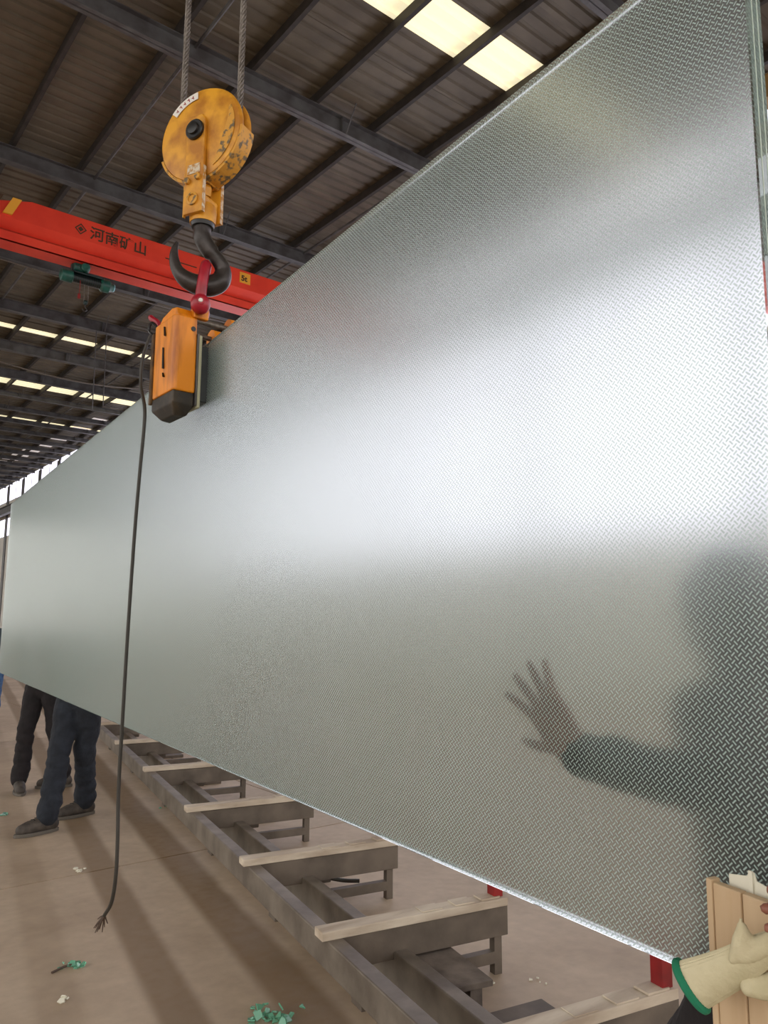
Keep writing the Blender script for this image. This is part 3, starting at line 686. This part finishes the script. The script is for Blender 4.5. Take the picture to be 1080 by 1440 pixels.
b = MB().tube(spline([rp(4.9, 2.0, .05), rp(4.7, 2.05, .06), rp(4.65, 1.92, .05), rp(4.45, 2.02, .055), rp(4.4, 2.12, .05)], 6), .012, 6)
o = b.build('loose_cord', M_cable, smooth=True); tag(o, 'short dark cord lying between the rack crossbars', 'cord')

# ------------------------------------------------------------------ glass debris on the floor
def debris(x, y, n, spread, m, label, sz=.03, flat=.6, cat='glass shards'):
    root = empty('glass_shards' if m is M_shard else 'pale_chips', (x, y, 0), label, cat)
    for k in range(n):
        c = Vector((x+rnd.gauss(0, spread), y+rnd.gauss(0, spread), 0)); r = sz*rnd.uniform(.4, 1.1); m0 = rnd.randint(3, 5); a0 = rnd.uniform(0, 6)
        poly = [(math.cos(a0+6.283*i/m0)*r*rnd.uniform(.6, 1), math.sin(a0+6.283*i/m0)*r*rnd.uniform(.6, 1)) for i in range(m0)]
        tz = rnd.uniform(0, flat); u = Vector((math.cos(a0), math.sin(a0), 0)); w = Vector((-math.sin(a0)*math.cos(tz), math.cos(a0)*math.cos(tz), math.sin(tz)))
        n3 = u.cross(w); mn = min((w.z*q[1]) for q in poly)
        MB().prism(poly, c+Vector((0, 0, -mn+.001)), u, w, n3, .006).build('shard' if m is M_shard else 'chip', m, root)
    return root
debris(1.30, 3.88, 16, .024, M_shard, 'small green glass shards on bare floor left of the frayed cable end', .02, .9)
o = MB().tube([(1.19, 3.86, .006), (1.25, 3.885, .008), (1.30, 3.88, .01)], .005, 6).build('twig', M_fray); tag(o, 'thin dark splinter sticking out of the small green shards', 'splinter')
debris(1.77, 2.90, 34, .045, M_shard, 'largest heap of green glass shards at the bottom of the picture', .027, 1.1)
debris(2.93, 6.50, 14, .05, M_shard, 'green glass shards against the rack rail', .03, .8)
debris(1.715, 7.10, 6, .04, M_shard, 'green glass shards at the left edge beyond the jeans wearer', .035, .2)
debris(1.77, 5.27, 7, .02, M_paper, 'whitish chips lying on the floor joint', .022, .5, 'chips')
debris(1.155, 3.57, 6, .012, M_paper, 'whitish chips on the floor near the lower left corner', .02, .7, 'chips')
debris(2.865, 2.44, 4, .02, M_paper, 'tiny pale chips on the floor between the nearest crossbars', .013, .7, 'chips')
debris(2.70, 2.6, 3, .03, M_paper, 'tiny pale chips beside the grey offcut inside the rack', .011, .7, 'chips')

# ------------------------------------------------------------------ people
TEX = bpy.data.textures.new('cloth_folds', 'CLOUDS'); TEX.noise_scale = .07; TEX.noise_depth = 2
def crease(o, st):
    d = o.modifiers.new('folds', 'DISPLACE'); d.texture = TEX; d.strength = st; d.mid_level = .55; d.texture_coords = 'GLOBAL'
def finger(base, d, nrm, ln, r, curl):
    pts = [(base, r*1.08)]; p = Vector(base); dd = Vector(d).normalized(); ax = dd.cross(nrm).normalized()
    for k, fr in enumerate((.45, .32, .23)):
        dd = Matrix.Rotation(-curl*(.5+.5*(k > 0)), 3, ax) @ dd; p = p+dd*ln*fr; pts.append((p.copy(), r*(1, .94, .8)[k]))
    return pts
def hand_chains(b, wrist, d, palm_n, thumb_side, curl=.1, spread=.16, L=.185, thumb_open=.9, Wd=1.0):
    """d: wrist to knuckles, palm_n: out of the palm, thumb_side: direction across the palm to the thumb"""
    wrist = Vector(wrist); d = Vector(d).normalized(); n = Vector(palm_n).normalized(); s = (Vector(thumb_side)-d*Vector(thumb_side).dot(d)).normalized()
    kn = []
    for k, (off, ln, ang) in enumerate(((.033, .40, 1.0), (.011, .44, .3), (-.011, .41, -.4), (-.031, .32, -1.1))):
        off *= Wd; base = wrist+d*L*.53+s*off; b.chain([(wrist+d*.01+s*off*.55, .019), (wrist+d*L*.3+s*off*.9, .0165), (base, .0125)], 10)
        fd = (d+s*ang*spread).normalized(); pts = finger(base, fd, n, L*ln, (.0092, .0095, .009, .008)[k]*Wd, curl); b.chain(pts, 10); kn.append(pts)
    tb = wrist+d*L*.14+s*.026; td = (d*(1-thumb_open*.6)+s*thumb_open).normalized()
    tp = [(wrist+d*.02+s*.012, .019), (tb, .017), (tb+td*L*.2, .0125), (tb+td*L*.2+(td+d*.25).normalized()*L*.17, .0105), (tb+td*L*.2+(td+d*.35).normalized()*L*.27, .0085)]
    b.chain(tp, 10); kn.append(tp); return kn
def person(label, hip, face, top=1.72, footL=None, footR=None, handL=None, handR=None, legm=None, topm=None, voxel=.012, lean=(0, 0), elbows=(None, None), hands=(None, None), toe=None, look=None, hood=False, leg_r=1.0, hatless=True, sleeve=.06):
    """hip: (x,y,z) pelvis centre; face: facing direction in plan"""
    f = Vector((face[0], face[1], 0)).normalized(); lft = Vector((-f.y, f.x, 0)); k = top/1.72; hip = Vector(hip); U = Vector((0, 0, 1))
    root = empty('person', (hip.x, hip.y, 0), label, 'person')
    ch = hip+U*.44*k+f*lean[0]+lft*lean[1]; neck = ch+U*.12*k+f*.01; head = neck+U*.15*k+f*.03; bf, bl2 = f, lft
    shl = {1: ch+lft*.19*k+U*.04*k, -1: ch-lft*.19*k+U*.04*k}
    feet = {1: Vector(footL), -1: Vector(footR)}; hj = {1: hip+lft*.09*k-U*.02, -1: hip-lft*.09*k-U*.02}
    hnd = {1: Vector(handL) if handL else shl[1]-U*.52*k+f*.05+lft*.04, -1: Vector(handR) if handR else shl[-1]-U*.52*k+f*.05-lft*.04}
    knee, ank, elb = {}, {}, {}
    tdir = {s: (Vector((toe[0 if s > 0 else 1][0], toe[0 if s > 0 else 1][1], 0)).normalized() if toe else f) for s in (1, -1)}
    for s in (1, -1):
        ank[s] = feet[s]+U*.085; mid = (hj[s]+ank[s])/2; full = .87*k; dist = (hj[s]-ank[s]).length
        bend = math.sqrt(max(0, (full/2)**2-(dist/2)**2)); knee[s] = mid+f*min(bend, .035)+U*.02
        e0 = elbows[0 if s > 0 else 1]; elb[s] = Vector(e0) if e0 else (shl[s]+hnd[s])/2-f*.06+lft*s*.03
    if look: f = Vector((look[0], look[1], 0)).normalized(); lft = Vector((-f.y, f.x, 0))   # head turned on the neck
    # skin body, one continuous mesh
    b = MB()
    b.chain([(hip, .10*k), (hip+U*.2*k, .10*k), (ch, .11*k)], 12); b.chain([(shl[1], .05*k), (ch, .09*k), (shl[-1], .05*k)], 12)
    b.chain([(ch+U*.03, .06*k), (neck, .054*k), (head-U*.02, .056*k)], 14)
    b.chain([(head-U*.055*k+f*.025*k, .055*k), (head+f*.012*k, .078*k), (head+U*.05*k, .083*k)], 16)
    b.chain([(head+U*.045*k-f*.02*k, .084*k), (head+U*.03*k-f*.03*k, .08*k)], 14)
    b.chain([(head+f*.085*k+U*.03*k, .010), (head+f*.108*k-U*.005*k, .014), (head+f*.09*k-U*.012*k, .014)], 8)
    b.chain([(head+f*.082*k-U*.045*k+lft*.02, .008), (head+f*.09*k-U*.043*k, .010), (head+f*.082*k-U*.045*k-lft*.02, .008)], 8)
    b.chain([(head+f*.07*k-U*.085*k, .02), (head+f*.06*k-U*.08*k, .03)], 8)
    for s in (1, -1):
        b.chain([(head+lft*s*.083*k+U*.025*k-f*.01, .012), (head+lft*s*.088*k-f*.018, .014), (head+lft*s*.082*k-U*.025*k-f*.008, .010)], 8)
        b.chain([(hj[s], .075*k), (knee[s], .05*k), (ank[s], .035*k)], 10)
        b.chain([(shl[s], .045*k), (elb[s], .036*k), (hnd[s], .026*k)], 10)
        h = hands[0 if s > 0 else 1]
        if h: hand_chains(b, hnd[s], h['d'], h['n'], h['t'], h.get('curl', .1), h.get('spread', .16), thumb_open=h.get('open', .9), L=h.get('L', .185), Wd=h.get('Wd', 1.0))
        else:
            dd = (hnd[s]-elb[s]).normalized(); hand_chains(b, hnd[s], dd, -lft*s, f, .25, .06, thumb_open=.4)
    b.build('body', M_skin, root, remesh=(.0045 if hands[0] or hands[1] else .008), relax=3)
    for s in (1, -1):
        MB().ball(head+f*.078*k+lft*s*.032*k+U*.022*k, .011, 10).build('eye', M_eye, root, smooth=True)
    b = MB(); b.chain([(head+U*.075*k, .085*k), (head+U*.055*k-f*.04*k, .088*k), (head-U*.03*k-f*.05*k, .078*k)], 14); b.chain([(head+U*.085*k+f*.04*k+lft*.04, .05*k), (head+U*.085*k+f*.04*k-lft*.04, .05*k)], 12)
    b.build('hair', M_hair, root, remesh=.009); f, lft = bf, bl2
    if hood:
        b = MB(); b.chain([(neck-U*.02, .085*k), (head-U*.04*k-f*.03*k, .10*k), (head+U*.05*k-f*.025*k, .108*k)], 16); b.chain([(head+U*.03*k+bf*.03*k, .09*k), (head-U*.05*k+bf*.02*k, .085*k)], 14)
        b.build('hood', topm, root, remesh=.009)
    # top garment
    b = MB()
    for q in (-.075, 0, .075): b.chain([(hip+lft*q*1.15+U*.10, .112*k), (hip+U*.16*k+lft*q*1.1, .108*k), (ch+lft*q*1.2-U*.03, .118*k)], 12)
    b.chain([(shl[1], .07*k), (ch+U*.02, .10*k), (shl[-1], .07*k)], 12); b.chain([(ch+U*.05*k, .075*k), (neck-U*.025*k, .07*k)], 12)
    for s in (1, -1):
        end = hnd[s]+(elb[s]-hnd[s]).normalized()*sleeve; pts = []
        for (p, r, p2, r2) in ((shl[s], .073, elb[s], .058), (elb[s], .06, end, .046)):
            for i in range(5):
                t = i/5; pts.append((p.lerp(p2, t), (r+(r2-r)*t)*k+rnd.uniform(-.004, .005)))
        pts.append((end, .047*k)); b.chain(pts, 12)
    crease(b.build('jacket', topm, root, remesh=voxel, relax=3), .016)
    # trousers with folds at knee and ankle
    b = MB(); b.chain([(hip+lft*.07+U*.07, .10*k), (hip-lft*.07+U*.07, .10*k)], 14); b.chain([(hip+lft*.085, .108*k), (hip-lft*.085, .108*k)], 14)
    for s in (1, -1):
        path = []; a = hj[s]; c = knee[s]; d = ank[s]+U*.03
        for i in range(9):
            t = i/9; path.append((a.lerp(c, t)+f*(.01*math.sin(9*t)), (.102-.026*t)*k*leg_r+(.005*math.sin(i*2.6) if i > 4 else 0)))
        for i in range(12):
            t = i/12; rr_ = (.078-.004*t)*k*leg_r+.0065*math.sin(i*2.35+s)*(1 if (i < 3 or i > 5) else .4)+(.006 if i > 9 else 0)
            path.append((c.lerp(d, t)+f*(-.012*math.sin(3.1*t)+.006*math.sin(i*2.1))+lft*.006*math.sin(i*1.7+s), rr_))
        path.append((d, .074*k*leg_r)); b.chain(path, 16, step=.25)
    crease(b.build('trousers', legm, root, remesh=min(voxel, .008), relax=2), .014)
    for s in (1, -1):
        td = tdir[s]; sd = Vector((-td.y, td.x, 0)); a = feet[s]
        b = MB(); b.chain([(a+U*.10-td*.015, .052), (a+U*.06-td*.045, .05)], 12); b.chain([(a+U*.066-td*.04, .05), (a+U*.066+td*.06, .052), (a+U*.056+td*.135, .05), (a+U*.046+td*.185, .042)], 12)
        sh_ = b.build('shoe', M_shoe, root, remesh=.008, relax=4)
        out = []
        for i in range(20):
            t = 2*math.pi*i/20; x = math.cos(t); y = math.sin(t); out.append((.07+x*(.168), y*(.055-.006*(x < -.3)+.004*(x > .2))))
        MB().prism(out, a+U*.0, td, sd, U, .026).build('sole', M_sole, sh_, bevel=.005)
        lb = MB()
        for i in range(4):
            c = a+td*(.045+.026*i)+U*(.122-.008*i); lb.tube([c+sd*.022, c+U*.006, c-sd*.022+td*.012], .0035, 6)
        lb.build('laces', M_lace, sh_)
    return root
# wearer of dark jeans whose legs show below the sheet, facing the left
person('person in dark jeans and grey work shoes, nearest of the legs below the glass', (2.09, 6.50, .935), (-.75, -.66), 1.74,
       footL=(2.235, 6.68, 0), footR=(1.845, 6.33, 0), handL=(2.28, 6.25, 1.12), handR=(2.14, 6.74, 1.15), legm=M_denim, topm=M_greyshirt, toe=((-.9, -.1), (-.97, -.12)), leg_r=1.06)
person('person in black trousers and grey shoes, behind the jeans wearer', (2.225, 7.98, .925), (-.75, -.66), 1.72,
       footL=(2.42, 7.90, 0), footR=(2.04, 7.93, 0), handL=(2.42, 7.75, 1.12), handR=(2.3, 8.2, 1.15), legm=M_blacktr, topm=M_jacket, toe=((-.9, .3), (-.15, -1)))
person('person in light blue jeans at the far left end of the glass', (2.34, 10.9, .925), (-.3, -1), 1.72,
       footL=(2.44, 10.9, 0), footR=(2.24, 11.05, 0), handL=(2.4, 10.5, 1.2), handR=(2.1, 10.6, 1.3), legm=M_blue, topm=M_greyshirt, toe=((-1, -.1), (-1, -.1)))
# figure behind the sheet, palm on the glass
def hq(s, dd, z): return gp(s, GT+dd, z)
pw = hq(1.135, .021, 1.335)
person('blurred person in dark jacket behind the glass pressing one palm on it', (1.88, .88, .90), (.06, 1), 1.78,
       footL=(1.80, 1.26, 0), footR=(1.98, .62, 0), handL=pw, handR=(2.1, 1.1, 1.0), legm=M_blacktr, topm=M_jacket, voxel=.010, lean=(.03, -.0), look=(1, .25), hood=True,
       elbows=(hq(.90, .20, 1.28), None), hands=({'d': dg_*.65+Vector((0, 0, .76))+ng*-.05, 'n': -ng, 't': dg_, 'curl': 0.0, 'spread': .42, 'open': .8, 'L': .22, 'Wd': 1.22}, None), sleeve=.02)

# ------------------------------------------------------------------ right foreground: pine board, paper, gloves and a hand
def at(x, y, dep):
    d = fw+cr*(x-540)/1080-cu*(y-720)/1080; return Vector((0, 0, CAMH))+d*dep
bl_ = at(1000, 1240, 1.20); br_ = at(1090, 1274, 1.10)
bu = (br_-bl_); bu.z = 0; bu.normalize(); bn = bu.cross(Vector((0, 0, 1))).normalized()
if bn.dot(fw) > 0: bn = -bn
zt_ = bl_.z
board = empty('pine_board_panel', (bl_.x+bu.x*.1, bl_.y+bu.y*.1, zt_-.62), 'pale pine tongue-and-groove panel held upright beside the glass end', 'board')
for k in range(4):
    p0 = bl_+bu*(.0025+.0535*k)
    MB().prism([(0, 0), (.051, 0), (.051, -.62), (0, -.62)], p0, bu, Vector((0, 0, 1)), -bn, .016).build('plank', M_woodpale, board, bevel=.0025)
MB().prism([(0, -.001), (.216, -.001), (.216, -.619), (0, -.619)], bl_-bn*.008, bu, Vector((0, 0, 1)), -bn, .006).build('backing', M_woodpale, board)
MB().prism([(-.010, .004), (.0015, .004), (.0015, -.62), (-.010, -.62)], bl_+bn*.001, bu, Vector((0, 0, 1)), -bn, .02).build('edge_strip', M_woodpale, board, bevel=.002)
pb = bl_-bn*.026
pp = MB(); pp.prism([(.012, .012), (.045, .018), (.05, .026), (.058, .026), (.062, .015), (.14, .0), (.2, -.02), (.2, -.2), (.012, -.2)], pb, bu, Vector((0, 0, 1)), -bn, .002)
o = pp.build('paper_sheet', M_paper); tag(o, 'white folded paper sheet sticking up behind the pine panel', 'paper')
MB_ = MB().obox(pb+bu*.054+Vector((0, 0, .012))+bn*.002, bu, (0, 0, 1), bn, .007, .032, .003); MB_.build('paper_fold', M_paper, o)

def glove(name_label, chains, cuffpts, cuffr, hem_at, stuff=.0045):
    root = empty('work_glove', chains[0][0][0], name_label, 'glove', 'cream knitted work gloves')
    b = MB()
    for c in chains: b.chain(c, 12, step=.3)
    b.build('glove_body', M_glove, root, remesh=stuff, relax=4)
    # open ribbed cuff
    n = 64; pa = spline(cuffpts, 8); vs = []; fs = []; m = len(pa)
    rs = [cuffr[0]+(cuffr[1]-cuffr[0])*i/(m-1) for i in range(m)]
    for wall_ in (0, 1):
        for i, p in enumerate(pa):
            d = (pa[min(i+1, m-1)]-pa[max(i-1, 0)]).normalized(); a = cu-d*cu.dot(d); a.normalize(); c = d.cross(a)
            for k in range(n):
                t = 2*math.pi*k/n; r = rs[i]*(1+.02*(k % 2)*1.8)-wall_*.003; vs.append(p+a*math.cos(t)*r+c*math.sin(t)*r*.55)
    o1 = m*n
    for w_ in (0, 1):
        for i in range(m-1):
            for k in range(n):
                q = (w_*o1+i*n+k, w_*o1+i*n+(k+1) % n, w_*o1+(i+1)*n+(k+1) % n, w_*o1+(i+1)*n+k); fs.append(q if not w_ else q[::-1])
    for k in range(n): fs.append(((m-1)*n+k, (m-1)*n+(k+1) % n, o1+(m-1)*n+(k+1) % n, o1+(m-1)*n+k))
    cb = MB(); cb.add(vs, fs); cb.build('ribbed_cuff', M_glove, root, smooth=True)
    hem = MB(); p = pa[-1]; d = (pa[-1]-pa[-2]).normalized(); a = cu-d*cu.dot(d); a.normalize(); c = d.cross(a); r = rs[-1]
    ring = [p+a*math.cos(2*math.pi*k/36)*r+c*math.sin(2*math.pi*k/36)*r*.55 for k in range(37)]
    hem.tube(ring, .0065, 8, cap=False); hem.build('green_hem', M_cuff, root, smooth=True)
    return root
D0 = 1.10
glove('empty cream work glove with flared green-hemmed cuff hanging across the pine panel',
      [[(at(1052, 1344, 1.085), .012), (at(1080, 1330, 1.075), .013), (at(1120, 1312, 1.06), .014)],
       [(at(1042, 1345, 1.088), .011), (at(1038, 1325, 1.085), .010), (at(1041, 1303, 1.082), .006), (at(1042, 1291, 1.08), .0035)],
       [(at(1030, 1350, 1.09), .007), (at(1034, 1325, 1.087), .006), (at(1041, 1300, 1.082), .004)],
       [(at(1052, 1340, 1.085), .010), (at(1052, 1322, 1.082), .009), (at(1046, 1302, 1.08), .005)],
       [(at(1058, 1338, 1.085), .011), (at(1066, 1325, 1.08), .009), (at(1085, 1318, 1.07), .010), (at(1120, 1310, 1.06), .012)]],
      [at(1100, 1324, 1.07), at(1062, 1342, 1.085), at(1030, 1360, 1.10), at(1000, 1374, 1.115), at(972, 1386, 1.13)], (.019, .034), .8)
glove('second cream work glove drooping below the first one',
      [[(at(1052, 1390, 1.08), .011), (at(1075, 1394, 1.075), .013), (at(1120, 1386, 1.065), .014)], [(at(1048, 1380, 1.085), .008), (at(1075, 1380, 1.08), .011), (at(1110, 1374, 1.07), .012)]],
      [at(1100, 1382, 1.07), at(1125, 1378, 1.065), at(1145, 1374, 1.06)], (.018, .028), .8)
# person standing just outside the picture at the end of the sheet, gripping panel and gloves
hw = at(1264, 1312, 1.03)
ftd = (at(1090, 1288, 1.05)-hw).normalized()
person('person at the glass end whose fingertips grip the pine panel at the right edge', (1.46, -.05, .88), (-.25, 1), 1.72,
       footL=(1.36, -.02, 0), footR=(1.58, -.10, 0), handL=hw, handR=(1.72, .2, .95), legm=M_denim, topm=M_jacket, voxel=.012,
       elbows=(hw+Vector((.16, -.24, -.06)), None), hands=({'d': ftd, 'n': fw0, 't': (0, 0, 1), 'curl': .16, 'spread': .05, 'open': .25}, None), sleeve=.05)
